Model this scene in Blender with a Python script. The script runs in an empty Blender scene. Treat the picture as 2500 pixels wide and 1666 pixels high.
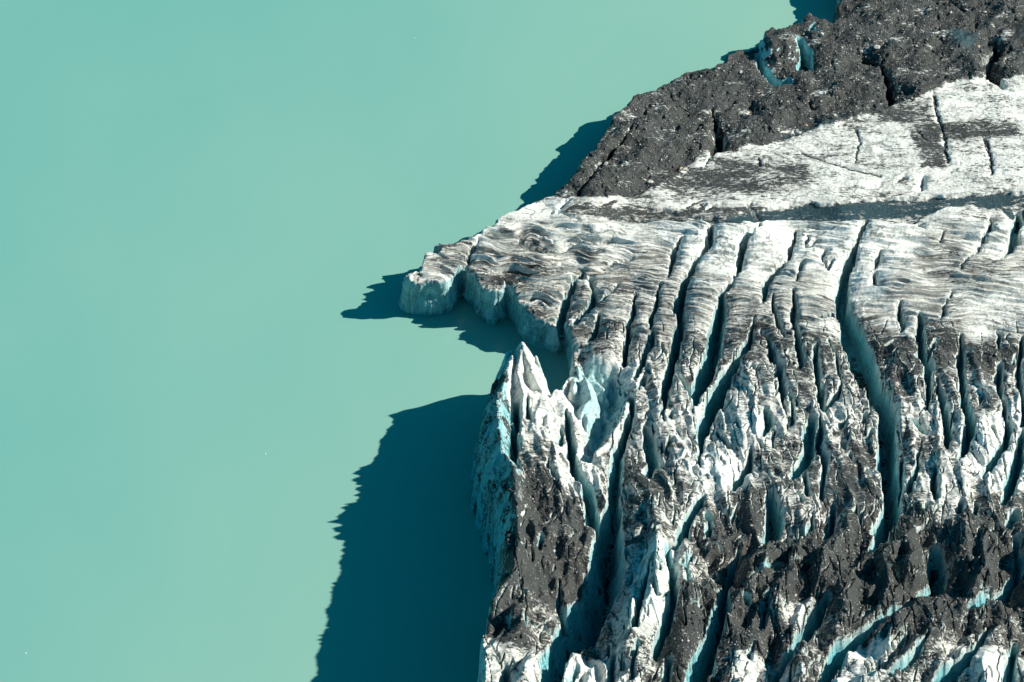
import bpy, math, random
import numpy as np
random.seed(7)
C = bpy.context.scene
COL = C.collection
R = math.radians
# ------------------------------------------------------------------ camera
TH = R(45); CD = 1000.0; WM = 250.0; PX = 2500.0
SN, CS = math.sin(TH), math.cos(TH)
cam = bpy.data.cameras.new('camera'); co = bpy.data.objects.new('camera', cam); COL.objects.link(co)
co.location = (0, -CD*CS, CD*SN); co.rotation_euler = (R(90)-TH, 0, 0)
cam.sensor_width = 36; cam.lens = 36*CD/WM; cam.clip_start = 10; cam.clip_end = 20000
C.camera = co
K = WM/PX/CD                                       # tangent per photo pixel
def unproj(u, v, z):
    """photo pixel + height -> ground position (for tracing the map)"""
    a = (u-1250)*K; b = (833-v)*K
    dy = CS + b*SN; dz = -SN + b*CS                # ray direction
    t = (z - CD*SN)/dz
    return a*t, -CD*CS + dy*t
def proj(x, y, z):
    X = x; Y = y + CD*CS; Z = z - CD*SN
    f = Y*CS - Z*SN; up = Y*SN + Z*CS
    return 1250 + X/f/K, 833 - up/f/K
# ------------------------------------------------------------------ noise
_rng = np.random.RandomState(3)
PERM = _rng.permutation(4096); PERM = np.concatenate([PERM, PERM]).astype(np.int32)
GA = _rng.rand(4096)*2*np.pi; GX = np.cos(GA).astype(np.float32); GY = np.sin(GA).astype(np.float32)
def pn(x, y):
    xi = np.floor(x); yi = np.floor(y); fx = (x-xi).astype(np.float32); fy = (y-yi).astype(np.float32)
    xi = xi.astype(np.int32) & 4095; yi = yi.astype(np.int32) & 4095
    u = fx*fx*fx*(fx*(fx*6-15)+10); v = fy*fy*fy*(fy*(fy*6-15)+10)
    x1 = (xi+1) & 4095; y1 = (yi+1) & 4095
    def g(a, b, dx, dy):
        h = PERM[PERM[a]+b]; return GX[h]*dx + GY[h]*dy
    n00 = g(xi, yi, fx, fy); n10 = g(x1, yi, fx-1, fy); n01 = g(xi, y1, fx, fy-1); n11 = g(x1, y1, fx-1, fy-1)
    a = n00+u*(n10-n00); b = n01+u*(n11-n01)
    return (a+v*(b-a))*1.5
def fbm(x, y, o=4, s=0, ridge=False):
    t = 0; a = 1.0; n = 0
    for i in range(o):
        q = pn(x*2**i+s*17.3+i*5.7, y*2**i+s*9.1+i*3.3)
        if ridge: q = 1-2*np.abs(q)*1.6
        t = t + q*a; n += a; a *= .5
    return t/n
def ss(a, b, x):
    t = np.clip((x-a)/(b-a), 0, 1); return t*t*(3-2*t)
# ------------------------------------------------------------------ base height of the ice surface (photo pixel, height in m)
HC = [(2100,60,9),(2400,60,9.5),(1900,150,8),(1700,250,8.5),(1550,330,10.3),(1450,420,10.2),(1370,470,8.6),(1340,500,6.8),(1900,400,8),(2400,400,8.5),
 (1700,480,6.5),(2200,520,7),(1900,520,6.6),(2450,520,7),(1560,530,6.5),(1600,-200,8),(2500,-200,9),
 (1000,690,10.8),(1100,620,10),(1250,650,11),(1200,690,11),(1330,760,9.5),(1380,690,11.5),(1230,560,8),(1400,560,9.5),
 (1500,620,11),(1800,590,11.5),(2200,590,11.5),(2450,600,12),(1500,740,12),(1800,750,14.5),(2200,750,14.5),(2450,750,14.5),
 (1480,850,11),(1600,850,14),(1700,880,17),(2000,880,18),(2300,880,18),(2500,880,18),(1300,900,14),(1220,950,17),(1450,960,8),(1560,930,15),
 (1640,1000,19),(1900,1050,21),(2200,1050,21),(2450,1050,21),(1200,1050,22),(1300,1060,21),(1380,1060,15),(1300,1130,24),(1350,1200,25),(1290,1300,28),
 (1600,1250,27),(1900,1250,25),(2200,1250,25),(2450,1250,25),(1300,1450,29.5),(1200,1560,29),(1600,1450,30),(1400,1400,24.5),(1340,1500,25),(1900,1450,27),(2200,1450,27),(2450,1450,27),
 (1250,1640,28),(1600,1640,27),(1900,1640,27),(2200,1640,28),(2450,1640,28),(1500,1900,28),(2300,1900,29),(2800,900,19),(2800,300,9),(2800,1500,28)]
HCW = np.array([unproj(*p)+(p[2],) for p in HC])
def hbase(x, y):
    n = 0; d = 0
    for cx, cy, h in HCW:
        w = 1/(((x-cx)**2 + (y-cy)**2) + 25.0)**1.7
        n = n+w*h; d = d+w
    return n/d
def lift(u, v, dz=0):
    """pixel on the ice surface -> x, y, z"""
    z = 15.0
    for _ in range(14):
        x, y = unproj(u, v, z); z = .5*z + .5*float(hbase(x, y))
    return x, y, z
# ------------------------------------------------------------------ grid, dense where it is seen
def axis(lo, hi, st, far_lo, far_hi):
    a = list(np.arange(lo, hi, st)); s = st; x = lo; pre = []
    while x > far_lo: s *= 1.12; x -= s; pre.append(x)
    s = st; x = a[-1]; post = []
    while x < far_hi: s *= 1.12; x += s; post.append(x)
    return np.array(pre[::-1]+a+post)
GS = 0.17
xs = axis(-45, 131, GS, -48, 520); ys = axis(-152, 126, GS*1.15, -420, 700)
X, Y = np.meshgrid(xs, ys); X = X.astype(np.float64); Y = Y.astype(np.float64)
NY, NX = X.shape
# ------------------------------------------------------------------ shoreline (px, py, height the pixel was read at, width of the cliff)
COAST = [(2500,-1500,0,1.5),(2130,-300,8,1.5),(2050,-60,8,1.5),(2038,0,8,1.5),(2036,45,5,2),(2026,80,4,1.5),(2008,78,3,1.5),(2001,62,6,1.5),(1992,44,7,1.5),(1972,32,8,1.5),(1958,40,8,1.5),
 (1950,50,8,1.5),(1932,46,8,1.5),(1905,57,8,1.5),(1876,60,8,1.5),(1862,75,8,1.5),(1857,100,8,1.5),(1858,122,5,1.5),(1835,125,6,1.5),(1810,122,6,1.5),(1785,135,6,1.5),
 (1766,148,6,1.5),(1764,165,6,1.5),(1735,180,6,1.5),(1712,189,5,1.5),(1690,184,6,1.5),(1660,188,6,1.5),(1640,205,6,1.5),(1610,225,6,1.5),(1585,240,6,1.5),(1545,246,6,1.5),
 (1525,270,7,1.5),(1500,278,8,1.5),(1485,300,9.5,1.5),(1460,335,10.3,1.5),(1447,362,10.3,1.5),(1420,382,10.3,1.5),(1400,410,10.2,1.5),(1375,440,9.6,1.5),(1350,460,8.6,1.5),(1325,475,7.5,1.5),
 (1312,486,7,1.5),(1280,500,7,1.5),(1262,520,6,1.5),(1235,530,6,1.5),(1207,547,6,1),(1204,556,7,1),(1187,553,8,1),(1181,566,7.5,1),(1168,580,7,1),(1150,592,8,1),(1125,591,8,1),
 (1105,600,8,1),(1075,593,9.5,1),(1055,598,9.5,1),(1050,610,9.5,.8),(1062,622,7,.8),(1068,640,6,1.5),(1045,652,4,1.5),(1028,664,4,1.5),(1030,680,4,1.5),(1022,692,8,1.2),(1008,684,9,.8),
 (975,679,10.8,.8),(980,756,0,.9),(990,762,0,1),(1005,768,0,1.2),(1027,773,0,1.2),(1079,770,0,1.2),(1100,760,0,1.2),(1112,750,0,1.5),(1121,730,0,1.5),(1132,722,0,1.5),(1142,742,0,1.2),
 (1155,752,0,1.2),(1170,783,0,1.2),(1206,797,0,1.2),(1225,792,0,1.2),(1237,775,0,1.5),(1250,784,0,1.5),(1262,800,0,1.2),(1267,821,0,1.2),(1285,838,0,1.2),(1308,850,0,1.2),(1334,855,0,1.2),
 (1350,866,0,1.2),(1364,867,0,1.2),(1378,858,0,1.2),(1383,868,0,1.2),(1386,890,0,1.5),(1393,930,0,2),(1384,1000,0,2),(1354,1045,0,2),(1338,1010,0,2),(1322,985,0,2),(1300,965,0,2),(1275,955,0,2),
 (1252,960,0,2),(1232,980,0,3),(1205,1000,0,4),(1180,1065,0,6),(1160,1110,0,8),(1153,1170,0,10),(1155,1250,0,10),(1172,1310,0,9),(1190,1370,0,8),(1203,1420,0,6),(1207,1520,0,4),
 (1196,1620,0,3),(1180,1700,0,2.5),(1166,1760,0,2),(1163,1850,0,2),(1160,2050,0,2),(1150,3000,0,2),(1100,6000,0,2),(12000,6000,0,2),(12000,-1500,0,2)]
CW = np.array([unproj(u, v, z)+(w,) for u, v, z, w in COAST])
wx = fbm(X/3.1, Y/3.1, 4, 1)*1.1; wy = fbm(X/3.1, Y/3.1, 4, 2)*1.1
tongue_soft = 1-.45*ss(60, 30, np.hypot(X+12, Y-5))      # the headland's outline is smoother
Xw = X+wx*tongue_soft; Yw = Y+wy*tongue_soft
dist = np.full(X.shape, 1e9); wc = np.full(X.shape, 2.0); inside = np.zeros(X.shape, bool)
for i in range(len(CW)):
    ax, ay, aw = CW[i]; bx, by, bw = CW[(i+1) % len(CW)]
    ex, ey = bx-ax, by-ay
    t = np.clip(((Xw-ax)*ex+(Yw-ay)*ey)/(ex*ex+ey*ey), 0, 1)
    d = np.hypot(Xw-ax-t*ex, Yw-ay-t*ey)
    m = d < dist; dist[m] = d[m]; wc[m] = (aw+(bw-aw)*t)[m]
    c = ((ay > Yw) != (by > Yw)); 
    if ey != 0: inside ^= c & (Xw < ax+ex*(Yw-ay)/ey)
sd = np.where(inside, dist, -dist)
# ------------------------------------------------------------------ surface
Z = hbase(X, Y); ZB = Z.copy()
U, V = proj(X, Y, ZB)                                # where each spot of the map was read
Un = U + 14*fbm(X/6, Y/6, 4, 5); Vn = V + 10*fbm(X/6, Y/6, 4, 6)
low = ss(760, 960, Vn)                               # crevassed, dirty lower field
mor = np.zeros(X.shape)
def polymask(poly, soft=10, u=None, v=None):
    u = Un if u is None else u; v = Vn if v is None else v
    P = np.array(poly, float); dd = np.full(u.shape, 1e9); ins = np.zeros(u.shape, bool)
    for i in range(len(P)):
        ax, ay = P[i]; bx, by = P[(i+1) % len(P)]; ex, ey = bx-ax, by-ay
        t = np.clip(((u-ax)*ex+(v-ay)*ey)/(ex*ex+ey*ey), 0, 1)
        dd = np.minimum(dd, np.hypot(u-ax-t*ex, v-ay-t*ey))
        if ey != 0: ins ^= ((ay > v) != (by > v)) & (u < ax+ex*(v-ay)/ey)
    s = np.where(ins, dd, -dd)
    return ss(-soft, soft, s)
MOR = [(1200,485),(1330,478),(1420,480),(1500,478),(1560,475),(1640,447),(1680,412),(1700,388),(1725,368),(1800,366),(1870,350),(1960,325),(2060,302),(2150,272),(2280,230),(2330,202),(2440,187),(2700,180),(3500,-1500),(1200,-1500)]
mor = polymask(MOR, 8)
SILT = [(1500,524),(1620,531),(1760,530),(1850,518),(1910,508),(1990,497),(2080,492),(2200,482),(2350,473),(2430,466),(2530,470),(2700,500),(2700,560),(2480,532),(2440,512),(2380,502),(2320,498),(2270,520),(2230,545),(2000,550),(1700,548),(1560,544)]
silt = polymask(SILT, 4)
moreflat = ss(560, 530, V)                           # upper plateau
# brow: the ice rises abruptly just south of the dark silt band
def polyd(nodes, xw=None, yw=None, pad=9.0):
    """distance to a polyline with a width at each node, in a window; nodes world (x,y,w[,z])"""
    P = np.array(nodes, float)
    x0, x1 = P[:,0].min()-pad, P[:,0].max()+pad; y0, y1 = P[:,1].min()-pad, P[:,1].max()+pad
    i0, i1 = np.searchsorted(xs, [x0, x1]); j0, j1 = np.searchsorted(ys, [y0, y1])
    sl = (slice(j0, j1), slice(i0, i1))
    xx = (X if xw is None else xw)[sl]; yy = (Y if yw is None else yw)[sl]
    D = np.full(xx.shape, 1e9); W = np.full(xx.shape, 1.0); Zc = np.zeros(xx.shape)
    for a, b in zip(P[:-1], P[1:]):
        ex, ey = b[0]-a[0], b[1]-a[1]
        t = np.clip(((xx-a[0])*ex+(yy-a[1])*ey)/(ex*ex+ey*ey+1e-9), 0, 1)
        d = np.hypot(xx-a[0]-t*ex, yy-a[1]-t*ey); w = a[2]+(b[2]-a[2])*t
        q = d/w; m = q < D
        D[m] = q[m]; W[m] = w[m]
        if P.shape[1] > 3: Zc[m] = (a[3]+(b[3]-a[3])*t)[m]
    return sl, D, W, Zc
# gentle swells, ice lobes and hummocks
Z += 1.2*fbm(X/22, Y/22, 3, 8)
brow = np.clip((V-543-4*fbm(X/9, Y/3, 2, 11))/26, -1, 6)
rise = ss(-.15, .5, brow)*np.exp(-np.clip(brow, 0, 9)*.42)*ss(1500, 1620, U)*ss(2560, 2440, U)
Z += 2.1*rise
Z -= 1.0*silt
# foliated ledges: beds of ice weathered into steps
bed = (Y*.92 + Z*1.1 + X*.10 + 1.6*fbm(X/14, Y/9, 3, 12))
midz = ss(520, 560, V)*(1-ss(800, 900, V))
def bands(f, s, st): return fbm(f*s, X*st+Y*st*.3, 4, 13)
tong = ss(1560, 1450, U)*midz
bed = bed + tong*(2.2*fbm(X/9, Y/9, 2, 62) + .10*(X+30)*0)
lay1 = fbm(bed/3.4, X/26, 3, 13, True); lay2 = fbm(bed/1.15, X/17, 2, 14)
Z += midz*((.8+.8*tong)*lay1 + (.30+.25*tong)*np.tanh(5*lay2))
Z += low*(.30*fbm(bed/2.0, X/9, 3, 15) + .16*fbm(bed/.7, X/6, 2, 19))
# lower field: blocky hummocks elongated down-glacier
sx = X + .12*Y
hum = fbm(sx/7.5, Y/17, 4, 16, True); hum2 = fbm(sx/3.2+.4*hum, Y/6.5, 4, 17, True)
deep = ss(1180, 1400, V)
Z += low*((1.0+2.2*deep)*fbm(sx/10, Y/15, 3, 61)*1.7 + (.35+.1*deep)*(hum-.15) + (1.05-.65*deep)*(fbm((X+.10*Y)/5.5+.25*fbm(X/6, Y/8, 2, 92), Y/30, 2, 91, True)-.2) + 4.2*deep*fbm((X-.42*Y)/15, (Y+.42*X)/38, 3, 72, True) + (.09+.03*deep)*(hum2-.1))
Z += low*.10*fbm(X/1.1, Y/1.1, 3, 18)
# rubble ridge
Z += mor*(3.6*fbm((X+.5*Y)/17, (Y-.5*X)/11, 4, 20) + .15*fbm((X+.5*Y)/3.2, (Y-.5*X)/2.2, 3, 21, True) + .07*fbm(X/.7, Y/.7, 3, 22))
pit = ss(.30, .55, fbm(X/3.5, Y/4.5, 3, 26))
Z -= mor*.8*pit
Z += (1-mor)*moreflat*(.28*fbm(X/5, Y/4, 4, 23) + .05*fbm(X/.7, Y/.5, 2, 24))
# clean ice roughness everywhere
Z += .09*fbm(X/.8, Y/.8, 3, 25)
# ------------------------------------------------------------------ sharp crests (fins, spires): u, v, crest height
RIDGES = [([(1275,840,22),(1288,880,20.5),(1310,930,18),(1330,965,16),(1345,980,15)],2.6),
 ([(1345,980,15),(1358,950,15),(1370,915,15.5),(1380,892,16)],2.6),
 ([(1300,850,17),(1312,880,16),(1325,915,13)],3.2),
 ([(1246,856,19),(1228,895,18.5),(1208,945,18),(1196,990,17.5),(1188,1030,17)],2.8),
 ([(1250,870,20),(1236,910,21),(1222,960,22),(1214,990,23.5),(1220,1050,25),(1220,1090,26),(1252,1140,27.5)],2.0),
 ([(1275,845,21.5),(1262,910,20.5),(1280,960,20),(1275,985,20)],2.4),
 ([(1345,980,15),(1335,1040,19),(1352,1075,20.5),(1378,1110,22),(1405,1145,23),(1425,1190,25)],2.0),
 ([(1305,1000,19.5),(1312,1050,21),(1325,1090,22)],2.0),
 ([(1378,915,14),(1405,920,13.5),(1400,945,14)],2.6),
 ([(1430,920,15),(1455,930,14),(1486,946,13.5)],3.0),
 ([(1430,920,14.5),(1445,960,15),(1420,1000,15),(1415,1050,15),(1412,1100,17)],1.9),
 ([(1530,972,17),(1520,1010,18),(1490,1060,19.5),(1456,1098,20)],2.6),
 ([(1538,915,17),(1550,900,17)],1.8),
 ([(1157,1092,9),(1164,1130,9.5)],3.0),
 ([(1190,1090,15),(1212,1115,18)],2.6),
 ([(1255,1140,28),(1258,1200,30),(1264,1260,31),(1266,1330,32),(1255,1395,32),(1225,1430,31.5),(1205,1460,31)],1.6),
 ([(1172,1545,27),(1195,1520,28)],2.2),
 ([(1590,1150,22),(1550,1130,22),(1525,1200,23),(1516,1280,25)],1.7),
 ([(1440,1590,26),(1470,1605,27),(1485,1640,27)],2.0),
 ([(1590,1200,28),(1605,1290,32),(1605,1370,34.5),(1590,1440,35),(1560,1500,34),(1530,1560,32)],1.4)]
CRF = np.full(X.shape, -50.0)
for nodes, sl_ in RIDGES:
    P = [unproj(u, v, z)+(1.0, z) for u, v, z in nodes]
    s, D, W, Zc = polyd(P, X+.45*wx, Y+.45*wy, 11)
    crest = Zc - sl_*np.maximum(D-.25, 0) + .9*fbm(X[s]/6.5, Y[s]/6.5, 2, 31) + .10*fbm(X[s]/1.3, Y[s]/1.3, 3, 30)
    CRF[s] = np.maximum(CRF[s], crest)
    k = 1.0; a = Z[s]; h = np.clip(.5+.5*(crest-a)/k, 0, 1)
    Z[s] = a*(1-h)+crest*h+k*h*(1-h)
# rounded humps: u, v, top z, radius x, radius y (m)
for u, v, z, rx, ry in [(1413,800,12,2.4,3.2),(1475,842,14.8,4.4,5.0),(1500,800,14,3.4,4),(1915,78,13,4.2,4.5),(1885,95,12,2.5,3.5),(1978,42,9.5,2,2.2),(1270,1560,30,7,5),(1690,1560,29.5,6,8),(1240,600,10,7,4),(1060,605,10,2,2),(985,688,11.6,2.2,2.0),
                        (2260,1470,30,8,6),(2440,1600,30,7,5),(1800,1560,29.5,6,7),(2120,1500,29,8,5)]:
    cx, cy = unproj(u, v, z)
    i0, i1 = np.searchsorted(xs, [cx-3*rx, cx+3*rx]); j0, j1 = np.searchsorted(ys, [cy-3*ry, cy+3*ry]); s = (slice(j0, j1), slice(i0, i1))
    r = np.hypot((Xw[s]-cx)/rx, (Yw[s]-cy)/ry); w = ss(1.5, .2, r)
    Z[s] = Z[s] + w*(z - .25*r*r - Z[s])*.85
# ------------------------------------------------------------------ crevasses: photo pixels of the rim line, half width in px
CREV = [
 ([(1663,584,3),(1644,622,8),(1639,648,7),(1632,679,3)],1),
 ([(1736,551,7),(1729,597,12),(1698,643,9),(1670,689,12),(1655,745,15),(1662,781,14),(1649,839,14),(1638,884,15),(1625,953,14),(1619,1030,3)],1.2),
 ([(1853,554,5),(1817,584,13),(1810,628,12),(1802,658,7),(1792,684,4),(1769,712,11),(1764,742,16),(1751,793,20),(1741,839,21),(1728,890,24),(1704,943,24),(1691,984,9)],1.1),
 ([(1945,569,5),(1930,615,10),(1922,633,3),(1894,658,7),(1873,679,12),(1868,704,10),(1861,740,3)],1),
 ([(1955,643,5),(1944,691,3)],1),([(1970,583,2),(1969,612,4),(1992,596,5)],.8),
 ([(1889,717,3),(1889,755,10),(1896,765,7),(1909,793,9),(1922,819,5)],1),
 ([(1940,707,3),(1937,742,7),(1940,781,9),(1950,819,11),(1955,857,13),(1955,890,7)],1.2),
 ([(2118,551,3),(2106,572,6),(2095,592,5),(2078,628,15),(2065,673,18),(2055,717,20),(2062,755,24),(2078,781,32),(2088,819,38),(2108,857,38),(2118,900,34),(2133,925,32),(2153,960,28),(2166,1004,28),(2168,1055,26),(2168,1106,28),(2176,1157,27),(2178,1200,28),(2178,1230,27),(2160,1274,22),(2148,1313,13),(2119,1343,6)],1.25),
 ([(1843,775,3),(1828,832,12),(1807,865,9),(1788,892,14),(1770,922,22),(1750,958,24),(1730,1004,22),(1714,1042,15),(1709,1093,8),(1712,1144,3)],1.15),
 ([(1610,696,3),(1604,730,7),(1591,781,7),(1587,806,4)],1),
 ([(1554,707,3),(1547,755,8),(1537,793,10),(1530,844,11),(1523,888,8)],1.2),
 ([(1595,808,7),(1581,844,10),(1570,883,10),(1553,925,9)],1.2),
 ([(1428,663,4),(1410,679,8),(1389,704,11),(1377,742,13),(1373,775,12),(1378,815,10),(1382,840,8)],1.3),
 ([(1445,679,6),(1453,709,10),(1443,742,11),(1425,765,11),(1408,785,9)],1.0),([(1508,690,3),(1485,722,4),(1455,738,3)],.8),
 ([(1462,760,5),(1456,800,9),(1440,830,8)],1.1),
 ([(2194,742,6),(2201,781,11),(2204,808,5)],1),
 ([(2240,768,5),(2250,806,13),(2252,857,15),(2270,888,13),(2270,910,13),(2268,953,10),(2263,989,4)],1.2),
 ([(2290,826,3),(2268,852,6),(2256,870,5)],1),
 ([(2343,814,3),(2346,857,11),(2348,895,13),(2353,940,13),(2366,990,16),(2370,1040,17),(2355,1090,14),(2345,1120,5)],1.2),
 ([(2291,920,4),(2301,966,10),(2311,1017,16),(2316,1055,14),(2316,1088,5)],1.2),
 ([(2436,801,3),(2441,832,7),(2444,847,5)],1),
 ([(2499,820,6),(2493,860,8),(2484,910,10),(2495,960,8),(2502,1030,8)],1.1),
 ([(2446,889,8),(2439,928,12),(2444,958,8),(2459,999,10),(2467,1030,11),(2459,1068,13),(2434,1106,15),(2408,1150,10),(2402,1165,3)],1.1),
 ([(2380,940,3),(2420,955,4),(2445,965,4)],.8),
 ([(2502,1050,10),(2492,1100,16),(2480,1140,16),(2462,1190,18),(2450,1218,8)],1.2),
 ([(2423,533,5),(2418,564,6),(2398,594,5),(2378,620,3),(2349,643,2),(2343,656,2)],1),
 ([(2485,513,12),(2482,551,16),(2474,584,16),(2464,610,11),(2450,630,3)],1.1),([(2450,630,3),(2425,640,2)],1),
 ([(2148,622,3),(2142,636,7),(2132,655,5)],.9),([(2136,670,5),(2142,688,8),(2150,697,5)],.9),
 ([(2244,552,5),(2250,566,5)],.8),([(2302,576,3),(2294,598,4)],.8),([(2330,712,3),(2326,728,4)],.8),([(2312,735,2),(2302,765,4),(2296,778,2)],.8),
 ([(2013,617,5),(2005,640,4),(2018,650,3)],.8),([(2035,640,5),(2018,662,4)],.8),
 ([(2030,764,6),(1998,772,5)],.6),([(2185,827,5),(2170,838,5)],.7),
 ([(2108,830,6),(2116,860,8)],.9),
 ([(2204,1106,4),(2202,1160,8),(2198,1205,8)],1.1),([(2244,1093,5),(2237,1144,7),(2222,1190,8)],1.1),([(2281,1139,5),(2279,1180,8),(2285,1212,8)],1.1),
 ([(2265,1225,4),(2258,1245,6)],1),
 ([(2230,1010,10),(2250,1030,10),(2265,1040,7)],.7),([(2115,1000,8),(2105,1022,6)],.8),([(2130,1050,8),(2118,1068,6)],.8),([(2060,1078,9)  ,(2058,1090,6)],.8),([(2110,905,5),(2122,945,7),(2125,985,8)],.9),
 ([(2075,1100,7),(2080,1115,6)],.8),([(2125,1140,9),(2130,1150,7)],.8),([(2072,1015,4),(2060,1035,8)],.8),
 ([(1862,805,4),(1880,838,9),(1893,866,10),(1908,902,11),(1912,940,9),(1913,985,5)],1.2),([(1938,970,7),(1936,1020,8),(1934,1032,4)],1.2),([(1893,930,3),(1893,948,3)],1),
 ([(1992,825,6),(1993,880,11),(2000,930,11),(2010,990,9)],1.2),([(2028,820,4),(2034,840,6),(2043,862,7),(2048,900,9),(2058,930,6),(2035,965,10),(2018,985,8)],1.1),
 ([(1870,990,8),(1880,1025,13),(1868,1062,6)],1.1),([(1893,1040,3),(1888,1085,5)],1),
 ([(1985,1010,11),(1975,1055,17),(1975,1106,20),(1950,1144,18),(1934,1172,10)],.9),([(2005,1020,10),(2000,1075,12),(2010,1120,12),(2012,1160,10),(2005,1200,8)],1),([(1965,1160,10),(1975,1200,8)],.9),
 ([(1834,1095,5),(1826,1132,14),(1803,1167,14),(1790,1195,6)],1.1),([(1745,1045,4),(1770,1070,7),(1785,1090,6)],.8),
 ([(1577,1037,7),(1586,1080,19),(1594,1115,21),(1585,1157,13)],.8),([(1643,995,6),(1638,1015,6)],.8),([(1655,1035,7),(1660,1055,6)],.8),([(1640,1070,8),(1632,1088,5)],.8),
 ([(1575,920,5),(1560,950,6)],1),([(1790,920,10),(1800,915,8)],.6),([(1650,905,3),(1672,925,6),(1690,950,8)],.8),
 ([(1545,965,7),(1532,1030,13),(1510,1090,17),(1502,1150,18),(1500,1210,22),(1487,1280,36),(1482,1350,48),(1468,1420,52),(1430,1480,54),(1395,1540,50),(1352,1600,38),(1345,1666,28)],.95),
 ([(1500,925,16),(1492,975,30),(1465,1030,30),(1445,1080,26),(1430,1115,18)],.35),
 ([(1382,1000,6),(1390,1050,13),(1392,1095,14),(1408,1140,15),(1428,1180,17),(1440,1215,16),(1450,1260,18)],1.1),
 ([(1262,985,11),(1258,1040,14),(1254,1090,14),(1250,1130,7)],1.1),([(1290,980,5),(1292,1020,8)],1),([(1341,1118,3),(1350,1155,11),(1358,1172,5)],.9),([(1372,1040,5),(1360,1080,8)],.6),
 ([(1716,1208,10),(1690,1245,16),(1669,1295,14),(1648,1334,7),(1630,1350,8),(1643,1408,13),(1645,1467,15),(1627,1512,17),(1610,1557,13),(1595,1600,10)],1),
 ([(1735,1250,12),(1728,1300,10)],.9),([(1690,1345,5),(1672,1380,7),(1685,1430,7)],.9),([(1580,1405,4),(1572,1440,8),(1560,1500,10),(1545,1560,9)],.9),([(1590,1440,8),(1598,1470,8)],.7),
 ([(1808,1331,5),(1785,1360,13),(1772,1420,16),(1764,1467,20),(1752,1527,24),(1728,1586,26),(1700,1640,28),(1690,1690,28)],1.1),
 ([(1882,1200,12),(1892,1230,22),(1892,1275,28),(1868,1312,14)],1.0),([(1921,1300,12),(1925,1335,10)],.9),([(1862,1330,5),(1850,1352,7)],.8),
 ([(1905,1378,7),(1865,1396,10),(1830,1410,10),(1800,1442,10)],.8),([(1826,1452,10),(1830,1475,8)],.8),
 ([(1883,1438,4),(1868,1485,14),(1858,1530,8)],.9),([(1840,1578,4),(1832,1610,6)],.9),
 ([(2020,1450,12),(1996,1497,18),(1966,1542,19),(1945,1580,16),(1916,1616,15),(1890,1645,13)],1.0),
 ([(2035,1222,12),(2036,1262,10),(2020,1295,8),(2012,1308,5)],1.0),([(1986,1245,3),(1978,1278,7),(1965,1308,4)],.8),([(1945,1200,8),(1962,1220,6)],.8),
 ([(2285,1328,20),(2295,1375,28),(2288,1420,22),(2240,1458,8)],.8),([(2200,1345,8),(2190,1385,10)],.6),([(2170,1400,14),(2200,1430,10)],.5),
 ([(2229,1468,8),(2180,1495,12),(2130,1530,13),(2085,1560,18),(2050,1590,24),(2030,1630,24),(2005,1680,22)],.9),([(2145,1480,8),(2110,1510,10)],.6),
 ([(2416,1527,6),(2386,1575,12),(2350,1616,16),(2310,1650,22),(2270,1690,22)],1.0),([(2480,1560,14),(2468,1640,18),(2465,1690,18)],.9),
 ([(2482,1315,14),(2488,1390,15),(2445,1438,14),(2410,1460,14),(2372,1484,10)],.9),([(2482,1245,18),(2465,1285,12)],.9),([(2460,1365,12),(2475,1375,8)],.7),
 ([(2352,1222,9),(2340,1250,8)],1),([(2388,1215,7),(2380,1258,10)],1),([(2398,1300,8),(2385,1330,7)],.9),([(2140,1275,5),(2132,1300,6)],1),
 ([(2215,1530,3),(2208,1560,10),(2196,1590,6)],.9),([(2270,1560,4),(2240,1600,8),(2200,1640,8),(2170,1666,8)],.8),([(2165,1540,8),(2160,1570,10)],.6),([(2185,1600,4),(2150,1655,6)],.9),
 ([(1235,1620,5),(1233,1650,10),(1228,1690,10)],.9),([(1272,1420,3),(1278,1450,5)],.8),([(1365,1400,3),(1366,1440,8),(1380,1480,14)],.8),([(1325,1315,10),(1320,1335,6)],.5),([(1235,1510,12),(1240,1530,8)],.4),
 ([(1410,1625,6),(1390,1666,8)],.8),([(1500,1600,8),(1490,1666,10)],.9),([(1555,1590,8),(1540,1666,10)],.9),([(1640,1600,8),(1620,1680,10)],.9),
 # upper plateau and rubble ridge
 ([(1549,308,2),(1523,343,4),(1488,373,6),(1458,405,6),(1435,440,6),(1411,473,3)],.8),
 ([(1742,262,4),(1749,285,6),(1752,305,9),(1763,322,14),(1757,350,12),(1728,385,4),(1722,402,2)],.8),
 ([(1834,240,5),(1841,275,5)],1),([(1790,240,4),(1762,262,4)],.8),([(1975,250,7),(1982,262,6)],.6),
 ([(2146,149,4),(2163,172,9),(2174,201,13),(2180,230,13),(2176,252,5)],1.2),
 ([(2423,86,12),(2440,112,15),(2413,150,19),(2427,182,22),(2442,206,12)],1.1),([(2318,2,7),(2350,22,5)],.8),([(2112,134,13),(2130,138,10),(2145,150,5)],1.0),
 ([(2278,238,4),(2286,280,3),(2300,320,3),(2308,345,3),(2312,392,4)],.8),([(2404,338,3),(2414,375,3),(2424,425,2)],.8),([(2300,322,2),(2350,308,2)],.6),
 ([(2255,430,5),(2252,452,6),(2243,466,2)],.6),([(1850,385,2),(1852,400,4)],.8),([(2210,433,5),(2196,440,3)],.6),
 ([(2240,320,2),(2255,335,2),(2270,343,2)],.6),([(2090,318,2),(2100,345,2),(2085,395,2)],.5),([(1960,372,2),(2050,405,2),(2150,430,2)],.4),
 ([(1952,98,14),(1968,128,22),(1966,155,20)],1.1),([(1850,128,9),(1868,165,15),(1900,195,17),(1925,190,12)],1.1),([(2000,75,6),(1985,72,8),(1990,60,6)],1),
 ([(1370,505,5),(1382,492,5),(1395,486,2)],.8),([(1345,518,3),(1350,520,2)],.8),([(1360,520,3),(1395,528,3),(1420,536,2)],.6),
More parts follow.
